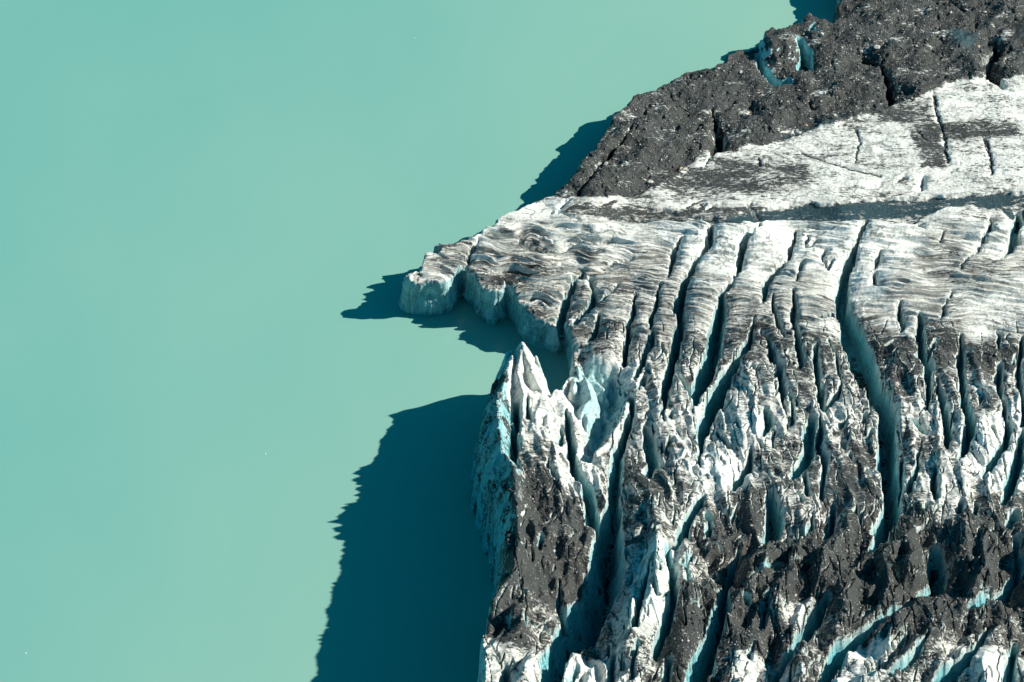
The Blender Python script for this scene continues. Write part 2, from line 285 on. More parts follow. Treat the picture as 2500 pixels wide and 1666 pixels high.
 # meander of the melt stream
 ([(1580,509,4),(1620,510,3),(1645,516,4),(1650,524,3)],.35),([(1715,489,4),(1690,497,3),(1680,507,3),(1695,520,3),(1708,512,3),(1712,498,4)],.35),([(1718,515,3),(1735,502,3),(1790,501,4),(1838,500,3)],.35),([(1825,503,4),(1835,515,4),(1848,530,4)],.5),([(1500,490,5),(1470,500,3)],.4),
 # folds in the banded headland
 ([(1165,588,4),(1148,612,6),(1138,640,7),(1125,668,8),(1120,695,9)],.8),([(1270,595,6),(1300,603,7),(1330,612,5)],.5),([(1018,690,3),(1020,715,3)],1.2),([(1375,640,4),(1400,645,6)],.5),([(1480,648,3),(1520,632,5),(1545,630,4)],.5),([(1320,585,2),(1375,600,3),(1440,590,3)],.3),
]
nz1 = fbm(X/2.2, Y/5, 4, 40); nz2 = fbm(X/5, Y/11, 3, 41)
Xc = X + .8*nz1 + .9*nz2 + .55*fbm(bed/1.6, X/10, 3, 70) + .18*fbm(X/.7, Y/.9, 3, 71); Yc = Y + .8*fbm(X/4, Y/4, 3, 42)
carve = np.zeros(X.shape); crack_dark = np.zeros(X.shape); shoulder = np.zeros(X.shape)
for nodes, kd in CREV:
    P = []
    for u, v, w in nodes:
        x, y, z = lift(u, v); P.append((x, y, w*(.1 if w < 9 else .088)))
    mw = max(p[2] for p in P)
    s, D, W, _ = polyd(P, Xc, Yc, 6+3*mw)
    if mw <= .5 and nodes[0][1] < 500: crack_dark[s] = np.maximum(crack_dark[s], .9*ss(1.5, .6, D)); kd *= .3  # thin upper cracks: dark line painted into the cover, standing for crack shade
    inner = np.clip((1.0-D)/.85, 0, 1)**.75
    dep = kd*(1.0+6.2*W)
    dep = np.minimum(dep, 22.0*kd)
    carve[s] = np.maximum(carve[s], inner*dep)
    shoulder[s] = np.maximum(shoulder[s], (.75*W+.2)*np.exp(-np.maximum(D-1, 0)*.85)*(1-inner))
# small unnamed cracks of the lower field
cr = np.abs(fbm((X+.16*Y)/5.2, Y/21, 3, 45)); small = ss(.05, .0, cr)*ss(-.1, .25, fbm(X/14, Y/14, 2, 46))
carve = np.maximum(carve, small*low*(1.2+2*deep)*.5)
cr = np.abs(fbm((X-.35*Y)/6.5, Y/13, 3, 47)); small = ss(.035, .0, cr)*ss(0, .3, fbm(X/11, Y/11, 2, 48))
carve = np.maximum(carve, small*low*.7)
cr = np.abs(fbm((X-.5*Y)/8, (Y+.5*X)/17, 3, 73)); small = ss(.035, .0, cr)*ss(.0, .2, fbm(X/10, Y/10, 2, 74))
carve = np.maximum(carve, small*deep*5.0)
slotz = ss(770, 860, V)*(1-.6*deep)*(U > 1480)
for k, (a_, sx_, sy_, th) in enumerate([(.10, 3.6, 26, .040), (.02, 5.2, 34, .034), (-.2, 6.5, 24, .026)]):
    cr = np.abs(fbm((X+a_*Y)/sx_+.25*fbm(X/3, Y/5, 3, 90+k), Y/sy_, 1, 80+k)); gate = ss(-.02, .22, fbm(X/4.5, Y/9, 2, 84+k))
    carve = np.maximum(carve, ss(th*gate+1e-4, .0, cr)*gate*5.5*slotz)
Zs = Z - shoulder
floor = np.minimum(Zs, np.where(mor > .5, 1.5, 2.0)+.08*Zs+1.2*fbm(X/3, Y/7, 3, 49))
Z = np.maximum(Zs - carve, floor)
# ------------------------------------------------------------------ cliffs down to the lake
t = sd/(wc*(1+.45*fbm(X/2.5, Y/2.5, 3, 50))*(1+.6*ss(640, 700, V)*ss(900, 860, V)*(U < 1400)))
tt = np.clip(t, 0, 1)
wide = ss(2.5, 6, wc)
prof = (1-(1-tt)**3.2)*(1-wide) + (tt**.8*.98+.02*tt)*wide
rock = (fbm(X/9, Y/2.6, 4, 52, True)*1.8 + fbm(X/6, Y/8, 2, 53)*3.0)*wide*np.sin(np.pi*np.clip(tt*1.25, 0, 1))
Zc_ = Z*prof + rock*(t < 1)
fin = (CRF-.35*carve)*(1-np.exp(-np.maximum(sd, 0)/1.1)) + (1.3*fbm(X/8, Y/2.2, 4, 58, True) + 3.2*fbm(X/9, Y/6.5, 3, 59, True))*ss(.02, .35, tt)*ss(.85, .4, tt)
Zc_ = np.where((t < 1) & (U < 1420), np.maximum(Zc_, fin), Zc_)
Z = np.where(sd > 0, Zc_, np.maximum(-4.0, sd*3.0))
# overhanging, wave-worn face of the headland (horizontal shift of the cliff)
gy, gx = np.gradient(sd, ys, xs); gl = np.hypot(gx, gy)+1e-6; gx /= gl; gy /= gl
head = ss(1420, 1385, U)*ss(620, 660, V)*ss(930, 880, V)*(sd > -2)
zr = np.clip(Z/10.0, 0, 1)
near = np.exp(-np.clip(sd-1.3, 0, 50)/1.5)
A = head*near*(.8*ss(.55, 1.0, zr) + .6*np.exp(-((zr-.28)/.16)**2) - .5*np.exp(-((zr-.03)/.05)**2) + .1*np.sin(Z*7.5)*(zr < .6) + 1.0*fbm(X/4.0, Z/6+Y/9, 3, 55) + .18*fbm(X/3, Z/.7, 2, 56))
PXx = X - gx*A; PYy = Y - gy*A
# ------------------------------------------------------------------ normals
def grid_normals(a, b, z):
    du = np.stack([np.gradient(q, axis=1) for q in (a, b, z)], -1); dv = np.stack([np.gradient(q, axis=0) for q in (a, b, z)], -1)
    n = np.cross(du, dv); n /= np.linalg.norm(n, axis=-1, keepdims=True)+1e-9
    return n
N = grid_normals(PXx, PYy, Z)
# ------------------------------------------------------------------ what lies on the ice: coverage by rubble and dust
DC = [(1200,640,.3),(1250,668,.75),(1330,720,.5),(1450,620,.3),(1100,630,.45),(1060,680,.2),(1230,590,.35),(1300,600,.45),(1500,740,.35),(1600,760,.35),(1700,760,.28),(1800,600,.02),(1700,560,0),(2000,580,.03),(2200,600,.03),(2400,600,.05),
 (1350,545,0),(1250,545,0),(1190,560,0),(1450,560,.03),(1500,575,.05),(1540,660,.35),(2000,740,.25),(2250,700,.22),(2300,640,.4),(2400,660,.42),(2440,740,.1),(2100,680,0),(2200,790,.15),(2400,810,.12),(1470,830,.62),(1440,850,.5),(1500,860,.5),(1500,915,.15),(1680,850,.55),
 (1800,870,.6),(1900,850,.6),(2000,870,.6),(2180,850,.85),(2300,850,.75),(2410,860,.8),(1600,940,.45),(1740,880,.55),(1850,900,.6),(1850,960,.35),(2000,950,.6),(2200,920,.65),(2330,940,.55),(2400,950,.5),(2450,1050,.05),
 (1580,1000,.45),(1650,1050,.4),(1760,1080,.35),(1850,1040,.15),(1760,1130,0),(1900,1100,.55),(2040,1000,.3),(2100,1080,.6),(2050,1160,.7),(2230,1080,.6),(2250,1020,.35),(2300,1150,.4),(2450,1150,.1),(1250,920,.3),(1220,1010,.15),
 (1300,1040,.3),(1330,1000,.1),(1300,1110,.55),(1330,1180,.9),(1400,1160,.1),(1280,1300,.9),(1380,1280,.85),(1350,1400,.9),(1400,1360,.85),(1250,1480,.8),(1330,1500,.6),(1200,1590,.3),(1250,1630,.35),(1600,1200,.75),(1540,1180,.7),(1580,1290,.6),
 (1620,1390,0),(1580,1500,.05),(1450,1640,.1),(1700,1480,.85),(1650,1560,.9),(1850,1260,.8),(1760,1300,.85),(1950,1250,.5),(2000,1350,.95),(1900,1450,.85),(1830,1570,.85),(1820,1635,.2),(1960,1500,.3),(2080,1400,.95),(2050,1280,.65),
 (2300,1220,.4),(2230,1290,.9),(2400,1290,.9),(2350,1400,.95),(2160,1470,.9),(2250,1500,.85),(2330,1520,.7),(2350,1590,.2),(2130,1590,.1),(2420,1630,.05),(2420,1560,.6),(2470,1450,.8),(2100,1650,.3),(2460,1230,.7),(1900,1650,.4),(1500,1420,.5),(1440,1540,.6),(1560,1600,.5),(1750,1640,.7),(1680,1640,.8),(2250,1600,.7),(2200,1640,.6),(2480,1520,.7),(2380,1560,.6),
 (2020,1560,.7),(1880,1560,.8),(1700,1400,.6),(1760,1350,.75),(1650,1260,.5),(1240,1560,.75),(1500,1270,.7),(2480,1350,.85),(2120,1540,.75),(2300,1640,.55),(1950,1620,.7),(2440,1500,.85),(1620,1450,.3),(2060,1450,.9),(1780,1420,.85),(2150,1420,1),(2300,1470,.97),(1960,1400,1),(2080,1330,.95),(2250,1400,1),(2420,1380,1),(1850,1320,.9),(2000,1430,1),(1290,1230,.97),(1290,1380,.97),(1680,1520,.95),(2210,1550,.9)]
Us, Vs = Un, Vn
n_ = 0; d_ = 0
for u, v, c in DC:
    w = 1/((Us-u)**2+((Vs-v)*1.2)**2+300.0)**2.2
    n_ = n_+w*c; d_ = d_+w
cov = n_/d_
up = 1-ss(535, 560, V)
mix = polymask([(1560,470),(1700,400),(1760,380),(1960,400),(1980,440),(1900,470),(1760,480)], 30)
mix2 = polymask([(2270,310),(2480,290),(2500,330),(2330,345),(2300,335)], 12)
mix3 = polymask([(2230,320),(2290,320),(2310,400),(2250,410)], 12)
mix4 = polymask([(1330,490),(1700,510),(1860,512),(1900,540),(1600,545),(1450,535),(1290,512)], 12)
mix5 = polymask([(2120,270),(2270,240),(2290,330),(2180,300)], 12)
cup = .33 + .2*fbm(X/12, Y/7, 3, 65) + .26*mix + .35*mix2 + .4*mix3 + .32*mix4 + .28*mix5
cup = np.maximum(cup, (.74+.5*fbm(X/16, Y/3, 4, 63))*silt); cup = np.maximum(cup, (.82+.5*fbm(X/7, Y/4, 4, 64))*mor)
cup = np.where(polymask([(1250,520),(1330,488),(1420,486),(1380,525),(1290,530)], 6) > .5, .15, cup)
cov = cov*(1-up) + cup*up
wet = silt*up + .9*polymask([(2290,70),(2330,60),(2390,85),(2370,115),(2330,112)], 7) + .6*polymask([(1900,325),(2050,292),(2060,310),(1930,340)], 5)
flat = ss(.3-.12*deep, .68-.14*deep, N[..., 2])
facewall = ss(.55, .2, N[..., 2])
cliff = ((sd < wc*1.0) & (sd > -1)).astype(float)
fl0 = .25+.42*deep*(1-ss(.8, 2.5, carve))
cov2 = cov*(fl0+(1-fl0)*flat)*(1-mor) + mor*cov*(.8+.2*flat)
cov2 = np.maximum(cov2, crack_dark)
cov2 = np.maximum(cov2, .47*wide*cliff*(1+1.0*fbm(X/7, Y/4.0, 4, 57)))
blue = np.clip(ss(1.4, 8.5, carve)*(1-.5*mor) + .45*facewall*ss(.3, 2.0, carve)*(1-mor) + .12*facewall + head*cliff*(.52-.42*zr) + .3*cliff*facewall + .6*cliff*wide, 0, 1)  # real blue ice, plus crevasse shade painted in by carve depth
# blue pools of clean ice named in the photo
towz = polymask([(1840,50),(1940,30),(2010,30),(2010,170),(1960,210),(1880,220),(1840,160)], 5, U, V)
cov2 = cov2*(1-towz*(1-flat)); blue = np.maximum(blue, .85*towz*(1-flat))
blue *= 1-.5*ss(720, 580, V)*(V > 540)*(1-head)  # crevasse walls near the brow painted paler, as if light came through
blue = np.maximum(blue, .55*polymask([(1400,905),(1450,890),(1530,940),(1530,1010),(1440,1080),(1400,960)], 14))
band = np.clip((midz+.35*low+.12)*np.clip(cov*3.2, .1, 1), 0, 1)*(1-mor)
# region ids: which object each face belongs to
RID = np.zeros(X.shape, np.int8)
REG = [ # name, label, category, polygon in photo pixels (pixel of the ice surface)
 ('moraine', None, None, None), ('silt_band', None, None, None),
 ('ice_headland', 'low banded block of dirty ice forming the tip of the headland, farthest into the lake', 'ice block', [(930,560),(1160,560),(1158,600),(1140,640),(1122,690),(1122,800),(930,860)]),
 ('ice_shelf', 'broad banded ice shelf with a scooped blue undercut face over the dark cove', 'ice shelf', [(1158,600),(1140,640),(1122,690),(1122,800),(1250,900),(1378,900),(1372,775),(1377,742),(1389,704),(1428,663),(1370,640),(1270,625)]),
 ('ice_column', 'short rounded ice column with pale flat top beside the blue undercut face', 'ice column', [(1378,900),(1372,785),(1395,775),(1440,785),(1446,812),(1425,850),(1400,905)]),
 ('ice_dome', 'rounded ice dome streaked with black dirt above a turquoise hollow', 'ice dome', [(1400,905),(1425,850),(1446,812),(1480,805),(1518,850),(1520,915),(1470,925)]),
 ('ice_pinnacle', 'cluster of jagged ice spires standing in the lake at the mouth of the cove', 'ice spires', [(1150,1135),(1140,960),(1230,820),(1320,820),(1345,900),(1348,985),(1300,1060),(1262,1130),(1215,1120)]),
 ('ice_tower', 'rubble-capped ice tower with blue hollows on the far shore of the moraine', 'ice tower', [(1850,50),(1945,20),(1990,100),(1985,150),(1935,200),(1880,195),(1850,130)]),
 ('ice_stump', 'small rubble-topped ice stump leaning out beside the rubble-capped tower', 'ice knob', [(1952,10),(2006,10),(2006,62),(1990,75),(1960,70)]),
]
RID[:] = 0
for i, (nm, lb, ct, poly) in enumerate(REG):
    if nm == 'moraine': RID[mor > .5] = 1
    elif nm == 'silt_band': RID[(silt > .5) & (mor <= .5)] = 2
    else: RID[(polymask(poly, 1, U, V) > .5)] = i+1
names = [('glacier', None, None)] + [(a, b, c) for a, b, c, d in REG]
# ------------------------------------------------------------------ materials
def mat(name):
    m = bpy.data.materials.new(name); m.use_nodes = True; nt = m.node_tree; nt.nodes.clear()
    return m, nt
class NB:
    def __init__(s, nt): s.nt = nt
    def n(s, t, **k):
        q = s.nt.nodes.new(t)
        for a, b in k.items():
            if hasattr(q, a) and a not in ('Scale',): setattr(q, a, b)
        return q
    def l(s, a, b): s.nt.links.new(a, b)
    def val(s, v, sock):
        if hasattr(v, 'is_linked') or isinstance(v, bpy.types.NodeSocket): s.l(v, sock)
        else: sock.default_value = v
    def math(s, op, a, b=None, c=None, clamp=False):
        q = s.nt.nodes.new('ShaderNodeMath'); q.operation = op; q.use_clamp = clamp
        s.val(a, q.inputs[0])
        if b is not None: s.val(b, q.inputs[1])
        if c is not None: s.val(c, q.inputs[2])
        return q.outputs[0]
    def mix(s, f, a, b):
        q = s.nt.nodes.new('ShaderNodeMix'); q.data_type = 'RGBA'
        s.val(f, q.inputs[0]); s.val(a, q.inputs[6]); s.val(b, q.inputs[7]); return q.outputs[2]
    def noise(s, vec, scale, detail=4, rough=.55, dist=0.0):
        q = s.nt.nodes.new('ShaderNodeTexNoise'); s.l(vec, q.inputs['Vector']); q.inputs['Scale'].default_value = scale
        q.inputs['Detail'].default_value = detail; q.inputs['Roughness'].default_value = rough; q.inputs['Distortion'].default_value = dist
        return q.outputs['Fac']
    def mapr(s, v, a, b, c=0.0, d=1.0):
        q = s.nt.nodes.new('ShaderNodeMapRange'); s.val(v, q.inputs[0]); q.inputs[1].default_value = a; q.inputs[2].default_value = b
        q.inputs[3].default_value = c; q.inputs[4].default_value = d; return q.outputs[0]
    def scalev(s, vec, sc, rot=(0, 0, 0)):
        q = s.nt.nodes.new('ShaderNodeMapping'); s.l(vec, q.inputs[0]); q.inputs['Scale'].default_value = sc; q.inputs['Rotation'].default_value = rot
        return q.outputs[0]
def rgba(r, g, b): return (r, g, b, 1.0)
def glacier_material():
    m, nt = mat('glacier_ice_and_rubble'); b = NB(nt)
    out = b.n('ShaderNodeOutputMaterial'); bs = b.n('ShaderNodeBsdfPrincipled'); b.l(bs.outputs[0], out.inputs[0])
    geo = b.n('ShaderNodeNewGeometry'); pos = geo.outputs['Position']
    at = b.n('ShaderNodeAttribute'); at.attribute_name = 'surf'
    sep = b.n('ShaderNodeSeparateColor'); b.l(at.outputs['Color'], sep.inputs[0])
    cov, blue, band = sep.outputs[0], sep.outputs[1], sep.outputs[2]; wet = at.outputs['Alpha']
    at2 = b.n('ShaderNodeAttribute'); at2.attribute_name = 'bed'; bedf = at2.outputs['Fac']
    # bedding coordinate -> streaks
    sp = b.n('ShaderNodeSeparateXYZ'); b.l(pos, sp.inputs[0])
    cb = b.n('ShaderNodeCombineXYZ'); b.l(bedf, cb.inputs[0]); b.l(b.math('MULTIPLY', sp.outputs[0], .045), cb.inputs[1]); cb.inputs[2].default_value = 0
    st1 = b.noise(cb.outputs[0], 2.1, 8, .72, .35)
    st2 = b.noise(cb.outputs[0], .45, 3, .5, .2)
    patch = b.noise(pos, .11, 4, .6)
    streak = b.math('MULTIPLY', b.mapr(st1, .485, .535), b.mapr(patch, .30, .46))
    streak = b.math('MULTIPLY', streak, band)
    # white ice with dust
    soft = b.noise(pos, .5, 6, .65)
    ice = b.mix(b.mapr(soft, .38, .66), rgba(.87, .87, .83), rgba(.68, .665, .61))
    ice = b.mix(b.math('MULTIPLY', b.mapr(st2, .36, .56), b.math('MULTIPLY', band, .55)), ice, rgba(.46, .435, .385))
    ice = b.mix(b.math('MULTIPLY', streak, .92), ice, rgba(.10, .095, .088))
    vn = b.noise(b.scalev(pos, (.6, 1.5, 1)), .5, 5, .62, 1.2); vein = b.mapr(b.math('ABSOLUTE', b.math('SUBTRACT', vn, .5)), .020, .006)
    vein = b.math('MULTIPLY', vein, b.mapr(b.noise(pos, .13, 3, .6), .42, .5))
    ice = b.mix(b.math('MULTIPLY', vein, .8), ice, rgba(.13, .125, .12))
    wv = b.n('ShaderNodeVectorMath'); wv.operation = 'ADD'; b.l(b.scalev(pos, (.105, .25, .1)), wv.inputs[0])
    nzc = b.n('ShaderNodeTexNoise'); b.l(pos, nzc.inputs['Vector']); nzc.inputs['Scale'].default_value = .3; nzc.inputs['Detail'].default_value = 5
    wv2 = b.n('ShaderNodeVectorMath'); wv2.operation = 'SCALE'; b.l(nzc.outputs['Color'], wv2.inputs[0]); wv2.inputs['Scale'].default_value = .9; b.l(wv2.outputs[0], wv.inputs[1])
    vc = b.n('ShaderNodeTexVoronoi'); vc.feature = 'DISTANCE_TO_EDGE'; b.l(wv.outputs[0], vc.inputs['Vector']); vc.inputs['Scale'].default_value = 1.0
    crk = b.math('MULTIPLY', b.mapr(vc.outputs['Distance'], .055, .018), b.mapr(b.noise(pos, .16, 4, .65), .42, .50))
    ice = b.mix(b.math('MULTIPLY', crk, b.math('SUBTRACT', .8, b.math('MULTIPLY', band, .6))), ice, rgba(.13, .15, .15))
    ice = b.mix(b.math('MULTIPLY', b.mapr(cov, .15, .6), b.math('MULTIPLY', b.math('SUBTRACT', 1.0, b.math('MULTIPLY', band, .8, clamp=True)), b.mapr(b.noise(b.scalev(pos, (.5, 1.2, 1)), .35, 6, .7), .38, .6, .15, .7))), ice, rgba(.50, .475, .43))
    # blue ice of opened walls, finely layered; its teal also paints crevasse shade
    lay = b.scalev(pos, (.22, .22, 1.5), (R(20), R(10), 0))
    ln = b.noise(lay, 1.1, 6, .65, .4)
    bice_shade = b.mix(b.mapr(ln, .35, .65), rgba(.065, .36, .42), rgba(.22, .57, .62))
    bice_shade = b.mix(b.math('MULTIPLY', b.mapr(b.noise(b.scalev(pos, (.5, .5, 1.1), (R(35), 0, 0)), .8, 7, .7, 1.2), .52, .66), .75), bice_shade, rgba(.06, .10, .11))
    col = b.mix(b.math('MULTIPLY', blue, .95), ice, bice_shade)
    # rubble and grit
    e1 = b.scalev(pos, (.8, 2.5, 1.4))
    g1 = b.noise(e1, .85, 8, .72, .35)
    g2 = b.noise(e1, .16, 3, .5)
    g3 = b.noise(pos, 3.3, 3, .6)
    gg = b.math('ADD', b.math('MULTIPLY', g1, .62), b.math('ADD', b.math('MULTIPLY', g2, .28), b.math('MULTIPLY', g3, .10)))
    # threshold falls as the coverage rises
    thr = b.mapr(cov, 0.0, 1.0, .655, .34)
    msk = b.math('DIVIDE', b.math('SUBTRACT', gg, thr), .045, clamp=True)
    msk = b.math('MULTIPLY', msk, b.mapr(cov, .0, .12))
    dust = b.math('MULTIPLY', b.math('DIVIDE', b.math('ADD', b.math('SUBTRACT', gg, thr), .085), .10, clamp=True), b.mapr(cov, .05, .5))
    col = b.mix(b.math('MULTIPLY', dust, b.math('SUBTRACT', b.math('SUBTRACT', .5, b.math('MULTIPLY', band, .3)), b.math('MULTIPLY', blue, .3))), col, rgba(.30, .285, .26))
    rn = b.noise(pos, 1.7, 6, .7); rn2 = b.noise(pos, .08, 3, .5)
    rub = b.mix(b.mapr(rn, .3, .7), rgba(.026, .030, .031), rgba(.066, .071, .070))
    rub = b.mix(b.mapr(rn2, .35, .65), rub, rgba(.042, .043, .041))
    vo = b.n('ShaderNodeTexVoronoi'); b.l(pos, vo.inputs['Vector']); vo.inputs['Scale'].default_value = 1.9; vo.inputs['Randomness'].default_value = 1
    vs = b.n('ShaderNodeSeparateColor'); b.l(vo.outputs['Color'], vs.inputs[0])
    peb = b.math('MULTIPLY', b.math('GREATER_THAN', vs.outputs[0], .84), b.mapr(vo.outputs['Distance'], .40, .26))
    rub = b.mix(b.math('MULTIPLY', peb, .8), rub, rgba(.30, .29, .27))
    rub = b.mix(wet, rub, b.mix(b.mapr(rn, .3, .7), rgba(.016, .042, .054), rgba(.028, .062, .076)))
    col = b.mix(msk, col, rub)
    b.l(col, bs.inputs['Base Color'])
    b.l(b.math('SUBTRACT', .62, b.math('MULTIPLY', wet, .12)), bs.inputs['Roughness'])
    bs.inputs['Specular IOR Level'].default_value = .25
    # fine relief
    h = b.math('ADD', b.math('MULTIPLY', b.noise(pos, 2.6, 8, .68), b.math('ADD', .10, b.math('MULTIPLY', msk, .20))), b.math('MULTIPLY', msk, .10))
    h = b.math('ADD', h, b.math('MULTIPLY', b.math('MULTIPLY', ln, blue), .45))
    h = b.math('ADD', h, b.math('MULTIPLY', b.math('MULTIPLY', st1, band), .5))
    h = b.math('ADD', h, b.math('MULTIPLY', b.math('MULTIPLY', peb, msk), .15))
    bp = b.n('ShaderNodeBump'); bp.inputs['Strength'].default_value = .8; bp.inputs['Distance'].default_value = 1.0
    b.l(h, bp.inputs['Height']); b.l(bp.outputs[0], bs.inputs['Normal'])
    return m
MG = glacier_material()
def water_material():
    m, nt = mat('milky_lake_water'); b = NB(nt)
    out = b.n('ShaderNodeOutputMaterial'); bs = b.n('ShaderNodeBsdfPrincipled'); b.l(bs.outputs[0], out.inputs[0])
    geo = b.n('ShaderNodeNewGeometry'); pos = geo.outputs['Position']
    a = b.noise(b.scalev(pos, (1, .6, 1)), .007, 3, .5, .5)
    c = b.noise(b.scalev(pos, (1, .5, 1)), .03, 3, .5, .4)
    sp = b.n('ShaderNodeSeparateXYZ'); b.l(pos, sp.inputs[0])
    g = b.mapr(b.math('SUBTRACT', sp.outputs[0], b.math('MULTIPLY', sp.outputs[1], .35)), -150, 60)
    f = b.math('ADD', b.math('MULTIPLY', g, .75), b.math('ADD', b.math('MULTIPLY', b.mapr(a, .3, .7), .3), b.math('MULTIPLY', b.mapr(c, .3, .7), .10)), clamp=True)
    col = b.mix(f, rgba(.110, .340, .312), rgba(.250, .432, .350))
    b.l(col, bs.inputs['Base Color']); bs.inputs['Roughness'].default_value = .16; bs.inputs['IOR'].default_value = 1.33; bs.inputs['Specular IOR Level'].default_value = .5
    h = b.noise(b.scalev(pos, (1, .7, 1)), .9, 5, .6, .5)
    bp = b.n('ShaderNodeBump'); bp.inputs['Strength'].default_value = .05; bp.inputs['Distance'].default_value = .3
    b.l(h, bp.inputs['Height']); b.l(bp.outputs[0], bs.inputs['Normal'])
    return m
MW = water_material()
def stone_material(name, c1, c2):
    m, nt = mat(name); b = NB(nt)
    out = b.n('ShaderNodeOutputMaterial'); bs = b.n('ShaderNodeBsdfPrincipled'); b.l(bs.outputs[0], out.inputs[0])
    geo = b.n('ShaderNodeNewGeometry')
    n = b.noise(geo.outputs['Position'], 3.0, 6, .7)
    b.l(b.mix(b.mapr(n, .3, .7), c1, c2), bs.inputs['Base Color']); bs.inputs['Roughness'].default_value = .85
    bp = b.n('ShaderNodeBump'); bp.inputs['Strength'].default_value = .7; bp.inputs['Distance'].default_value = .15
    b.l(n, bp.inputs['Height']); b.l(bp.outputs[0], bs.inputs['Normal'])
    return m
M_DARK = stone_material('dark_stone', rgba(.05, .048, .046), rgba(.11, .105, .1))
M_GREY = stone_material('grey_stone', rgba(.14, .135, .125), rgba(.26, .25, .235))
M_PALE = stone_material('pale_stone', rgba(.34, .32, .29), rgba(.52, .49, .44))
M_TAN = stone_material('tan_stone', rgba(.36, .25, .14), rgba(.5, .38, .24))
M_ICEF = stone_material('white_ice', rgba(.75, .78, .77), rgba(.86, .87, .85))
# ------------------------------------------------------------------ build the ice objects from the grid
verts = np.stack([PXx, PYy, Z], -1).reshape(-1, 3).astype(np.float32)
nrm = N.reshape(-1, 3).astype(np.float32)
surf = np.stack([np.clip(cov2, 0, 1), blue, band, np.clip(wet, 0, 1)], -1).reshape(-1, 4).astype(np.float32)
bedv = (bed + .35*Z*0).reshape(-1).astype(np.float32)
jj, ii = np.mgrid[0:NY-1, 0:NX-1]
q = np.stack([jj*NX+ii, jj*NX+ii+1, (jj+1)*NX+ii+1, (jj+1)*NX+ii], -1).reshape(-1, 4)
zf = verts[:, 2][q].max(1)
frid = RID[:-1, :-1].reshape(-1)
keep = zf > -2.0
def grid_mesh(name, sel):
    f = q[sel]; used, inv = np.unique(f, return_inverse=True); inv = inv.reshape(-1).astype(np.int32)
    me = bpy.data.meshes.new(name); nf = len(f)
    me.vertices.add(len(used)); me.vertices.foreach_set('co', verts[used].ravel())
    me.loops.add(nf*4); me.loops.foreach_set('vertex_index', inv)
    me.polygons.add(nf); me.polygons.foreach_set('loop_start', np.arange(0, nf*4, 4, dtype=np.int32))
    me.update(calc_edges=True)
    me.polygons.foreach_set('use_smooth', np.ones(nf, bool))
    a = me.attributes.new('surf', 'FLOAT_COLOR', 'POINT'); a.data.foreach_set('color', surf[used].ravel())
    a = me.attributes.new('bed', 'FLOAT', 'POINT'); a.data.foreach_set('value', bedv[used])
    me.normals_split_custom_set_from_vertices(nrm[used])
    me.materials.append(MG)
    o = bpy.data.objects.new(name, me); COL.objects.link(o)
    return o
edge = ((t < 1.15) & (N[..., 2] < .8))[:-1, :-1].reshape(-1); capm = (N[..., 2] > .62)[:-1, :-1].reshape(-1)
SPLIT = {'ice_headland': (edge, 'blue_face', 'banded_top'), 'ice_shelf': (edge, 'blue_face', 'banded_top'), 'ice_tower': (capm, 'rubble_cap', 'ice_body'), 'ice_stump': (capm, 'rubble_cap', 'ice_body')}
for i, (nm, lb, ct) in enumerate(names):
    if nm in SPLIT:
        mk, na, nb_ = SPLIT[nm]; sel = keep & (frid == i)
        c0 = verts[np.unique(q[sel])].mean(0)
        o = bpy.data.objects.new(nm, None); COL.objects.link(o); o.location = (float(c0[0]), float(c0[1]), 0); bpy.context.view_layer.update()
        for pn_, sm in ((na, sel & mk), (nb_, sel & ~mk)):
            p = grid_mesh(pn_, sm); p.parent = o; p.matrix_parent_inverse = o.matrix_world.inverted()
    else: o = grid_mesh(nm, keep & (frid == i))
    if lb is None: o['kind'] = 'structure'
    else: o['label'] = lb; o['category'] = ct
# ------------------------------------------------------------------ lake
me = bpy.data.meshes.new('lake'); S = 6000
me.from_pydata([(-S, -S, 0), (S, -S, 0), (S, S, 0), (-S, S, 0)], [], [(0, 1, 2, 3)]); me.materials.append(MW)
lake = bpy.data.objects.new('lake', me); COL.objects.link(lake); lake['kind'] = 'structure'
# ------------------------------------------------------------------ stones
import bmesh
def rock_mesh(name, seed, m, sub=3, flat_=.7):
    r = random.Random(seed); bm = bmesh.new(); bmesh.ops.create_icosphere(bm, subdivisions=sub, radius=1)
    planes = []
    for _ in range(11):
        v = (r.gauss(0, 1), r.gauss(0, 1), r.gauss(0, 1)); l = math.sqrt(sum(a*a for a in v)); planes.append((v[0]/l, v[1]/l, v[2]/l, r.uniform(.55, .85)))
    sx_, sy_, sz_ = r.uniform(.8, 1.3), r.uniform(.7, 1.0), r.uniform(.5, .8)
    for v in bm.verts:
        for a, b_, c, d in planes:
            k = v.co.x*a+v.co.y*b_+v.co.z*c
            if k > d: v.co.x -= a*(k-d); v.co.y -= b_*(k-d); v.co.z -= c*(k-d)
        v.co.x *= sx_; v.co.y *= sy_; v.co.z = v.co.z*sz_
    me = bpy.data.meshes.new(name); bm.to_mesh(me); bm.free(); me.materials.append(m)
    return me
def gz(x, y):
    i = int(np.clip(np.searchsorted(xs, x), 0, NX-1)); j = int(np.clip(np.searchsorted(ys, y), 0, NY-1)); return float(Z[j, i])
def put(u, v):
    z = 8.0
    for _ in range(25):
        x, y = unproj(u, v, z); z = .7*z+.3*gz(x, y)
    return x, y, gz(x, y)
rocks = {k: [rock_mesh('boulder', s*10+j, m) for j in range(4)] for s, (k, m) in enumerate((('dark', M_DARK), ('grey', M_GREY), ('pale', M_PALE), ('tan', M_TAN)))}
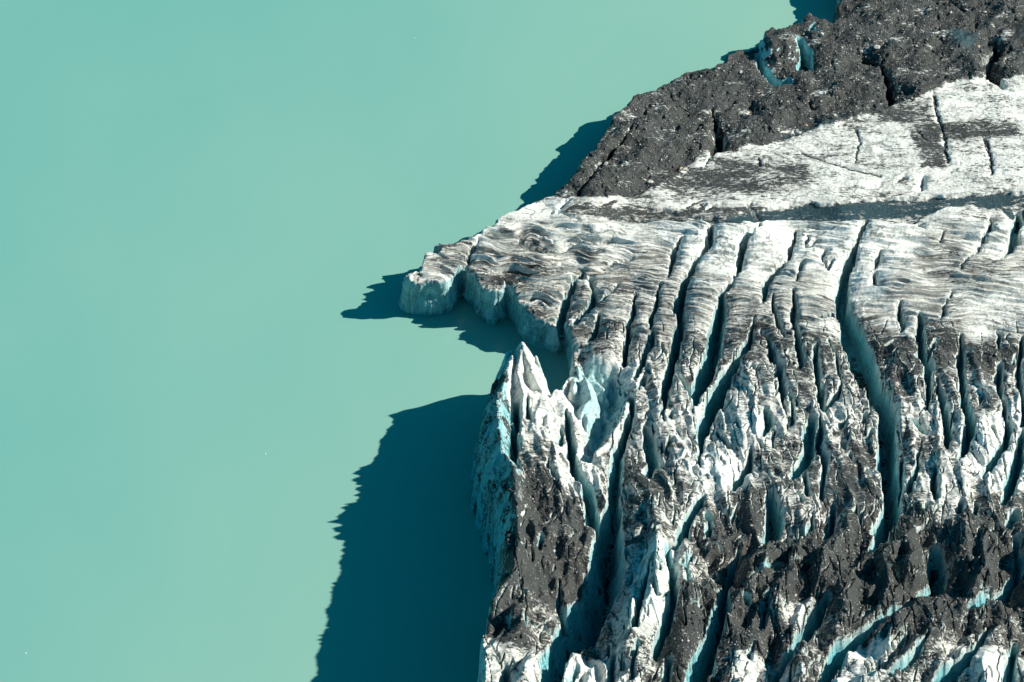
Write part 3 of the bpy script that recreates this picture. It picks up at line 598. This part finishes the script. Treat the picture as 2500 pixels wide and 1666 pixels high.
def boulder(u, v, r_, kind, label, group=None, name='boulder'):
    o = bpy.data.objects.new(name, random.choice(rocks[kind])); COL.objects.link(o)
    x, y, z = put(u, v); s = r_*.1
    o.location = (x, y, z+s*.25); o.scale = (s, s*random.uniform(.8, 1.1), s*random.uniform(.8, 1.1)); o.rotation_euler = (random.uniform(-.3, .3), random.uniform(-.3, .3), random.uniform(0, 6.3))
    o['label'] = label; o['category'] = 'boulder'
    if group: o['group'] = group
    return o
NAMED = [(1587,445,9,'pale','pale upright boulder with a black shadow near the foot of the dark moraine'),
 (1484,460,9,'dark','dark flat boulder low on the moraine beside the long slanting crack'),
 (1662,412,5,'tan','tan stone at the edge where the moraine meets the white ice'),
 (2113,129,7,'pale','pale round boulder beside the black pit on the upper moraine'),
 (2099,120,6,'grey','grey boulder just left of the round one by the black pit'),
 (2142,117,11,'pale','largest pale blocky boulder above the black pit on the upper moraine'),
 (2116,118,5,'grey','small grey stone between the round and the blocky boulder by the pit'),
 (2389,115,6,'tan','yellowish boulder at the left rim of the large blue-black sinkhole'),
 (2404,30,5,'pale','pale stone alone near the top right corner of the moraine'),
 (1648,291,6,'grey','grey stone high on the slope left of the blue hole in the moraine'),
 (1808,177,6,'pale','pale boulder on the shore slope left of the rubble-capped ice tower'),
 (2006,86,8,'pale','cream upright stone between the rubble-capped tower and the grey slope'),
 (1711,187,4,'pale','pale stone on the skyline of the moraine against the dark water'),
 (1750,185,6,'grey','grey boulder on the crest near the shore of the moraine'),
 (1968,308,5,'tan','small tan stone on the lower edge of the moraine'),
 (1915,190,5,'pale','white stone at the foot of the rubble-capped ice tower'),
 (2432,110,6,'grey','grey boulder inside the large sinkhole'),
 (2358,62,5,'dark','dark stone beside the muddy grey pool'),
 (1985,262,8,'dark','dark boulder beside a shaded pit in the middle of the moraine'),
 (1650,245,8,'dark','dark block on the high left part of the moraine')]
for u, v, r_, k, lb in NAMED: boulder(u, v, r_, k, lb)
def inpoly(u, v, P):
    c = False
    for i in range(len(P)):
        (ax, ay), (bx, by) = P[i], P[(i+1) % len(P)]
        if (ay > v) != (by > v) and u < ax+(bx-ax)*(v-ay)/(by-ay): c = not c
    return c
shore = [(a[0], a[1]) for a in COAST]
cnt = 0
while cnt < 150:
    u = random.uniform(1330, 2490); v = random.uniform(5, 470)
    if not (inpoly(u, v, MOR) and u > 1330+ (470-v)*.95 + 10 and inpoly(u-14, v-8, shore)): continue
    k = random.choices(['dark', 'grey', 'pale'], [4, 5, 2])[0]
    boulder(u, v, random.uniform(2.4, 4.8), k, {'dark': 'small dark stone among many scattered over the grey moraine', 'grey': 'small grey stone among many scattered over the moraine', 'pale': 'small pale stone among many scattered over the dark moraine'}[k], k+' stones scattered over the moraine', 'stone')
    cnt += 1
cnt = 0
while cnt < 90:
    u = random.uniform(1240, 2490); v = random.uniform(1190, 1650)
    x, y, z = put(u, v)
    i = int(np.searchsorted(xs, x)); j = int(np.searchsorted(ys, y))
    if i >= NX or j >= NY or cov[j, i] < .75 or N[j, i, 2] < .75 or abs(proj(x, y, z)[1]-v) > 4: continue
    k = random.choices(['dark', 'grey', 'pale'], [4, 4, 2])[0]
    boulder(u, v, random.uniform(2.2, 4.6), k, {'dark': 'small dark stone among many on the rubble-covered ice ridges in the foreground', 'grey': 'small grey stone among many on the rubble-covered ice ridges in the foreground', 'pale': 'small pale stone among many on the rubble-covered ice ridges in the foreground'}[k], k+' stones on the foreground ridges', 'stone')
    cnt += 1
# grit: countless small stones, one object
rg = np.random.RandomState(11)
tri = []
bm = bmesh.new(); bmesh.ops.create_icosphere(bm, subdivisions=1, radius=1); bv = np.array([v.co[:] for v in bm.verts]); bf = np.array([[v.index for v in f.verts] for f in bm.faces]); bm.free()
cand = np.argwhere((cov2 > .72) & (sd > 1.5) & (N[..., 2] > .7) & (wet < .3) & (X < 131) & (Y < 126) & (Y > -152))
cand = cand[rg.choice(len(cand), 16000, replace=False)]
V_, F_ = [], []
nb = len(bv)
for n, (j, i) in enumerate(cand):
    s = .07+.20*rg.rand()**3
    jit = bv*(1+.35*(rg.rand(nb, 1)-.5))*np.array([s*(.8+.6*rg.rand()), s*(.8+.4*rg.rand()), s*(.5+.4*rg.rand())])
    V_.append(jit+np.array([PXx[j, i], PYy[j, i], Z[j, i]+s*.25])); F_.append(bf+n*nb)
V_ = np.concatenate(V_).astype(np.float32); F_ = np.concatenate(F_).astype(np.int32)
me = bpy.data.meshes.new('gravel'); me.vertices.add(len(V_)); me.vertices.foreach_set('co', V_.ravel()); me.loops.add(F_.size); me.loops.foreach_set('vertex_index', F_.ravel())
me.polygons.add(len(F_)); me.polygons.foreach_set('loop_start', np.arange(0, F_.size, 3, dtype=np.int32)); me.update(calc_edges=True)
M_GRIT = stone_material('grit', rgba(.03, .033, .034), rgba(.10, .10, .097)); me.materials.append(M_GRIT); me.materials.append(M_GREY); me.materials.append(M_PALE)
me.polygons.foreach_set('material_index', np.repeat(rg.choice([0, 1, 2], len(cand), p=[.74, .2, .06]), len(bf)).astype(np.int32))
go = bpy.data.objects.new('gravel', me); COL.objects.link(go); go['kind'] = 'stuff'; go['label'] = 'loose dark gravel strewn over the moraine and the dirty ridges'; go['category'] = 'gravel'
# ------------------------------------------------------------------ fragments of ice afloat on the lake
def floe(u, v, r_, lb, seed):
    me = rock_mesh('ice_fragment', seed, M_ICEF, 2); o = bpy.data.objects.new('ice_fragment', me); COL.objects.link(o)
    x, y = unproj(u, v, 0); o.location = (x, y, .02); o.scale = (r_*.1, r_*.08, r_*.05); o.rotation_euler = (0, 0, seed)
    o['label'] = lb; o['category'] = 'ice fragment'; o['group'] = 'ice fragments afloat on the lake'
floe(1012, 94, 2.4, 'tiny white ice fragment afloat near the top of the lake', 61)
floe(648, 1108, 2.8, 'tiny white ice fragment afloat in the lower middle of the open lake', 62)
floe(63, 1595, 2.2, 'tiny white ice fragment afloat in the bottom left corner of the lake', 63)
# ------------------------------------------------------------------ light
SUN_EL = 35.0; SUN_AZ = 4.6     # degrees above the horizon; degrees north of east (+x)
sx3, sy3, sz3 = math.cos(R(SUN_EL))*math.cos(R(SUN_AZ)), math.cos(R(SUN_EL))*math.sin(R(SUN_AZ)), math.sin(R(SUN_EL))
from mathutils import Vector
sd_ = bpy.data.lights.new('sun', 'SUN'); sd_.energy = 4.6; sd_.angle = R(.55); sd_.color = (1.0, .945, .835)
so = bpy.data.objects.new('sun', sd_); COL.objects.link(so); so.rotation_euler = Vector((sx3, sy3, sz3)).to_track_quat('Z', 'Y').to_euler()
w = bpy.data.worlds.new('World'); C.world = w; w.use_nodes = True; nt = w.node_tree; nt.nodes.clear()
sk = nt.nodes.new('ShaderNodeTexSky'); sk.sky_type = 'NISHITA'; sk.sun_disc = False; sk.sun_elevation = R(SUN_EL); sk.sun_rotation = R(90-SUN_AZ); sk.altitude = 600
mx = nt.nodes.new('ShaderNodeMix'); mx.data_type = 'RGBA'; mx.blend_type = 'MULTIPLY'; mx.inputs[0].default_value = 1; mx.inputs[7].default_value = (.012, .70, .77, 1)
bg = nt.nodes.new('ShaderNodeBackground'); bg.inputs[1].default_value = .072; wo = nt.nodes.new('ShaderNodeOutputWorld')
nt.links.new(sk.outputs[0], mx.inputs[6]); nt.links.new(mx.outputs[2], bg.inputs[0]); nt.links.new(bg.outputs[0], wo.inputs[0])
C.view_settings.view_transform = 'Standard'; C.view_settings.look = 'None'; C.view_settings.exposure = .72; C.view_settings.gamma = 1
C.render.engine = 'CYCLES'; C.cycles.diffuse_bounces = 3
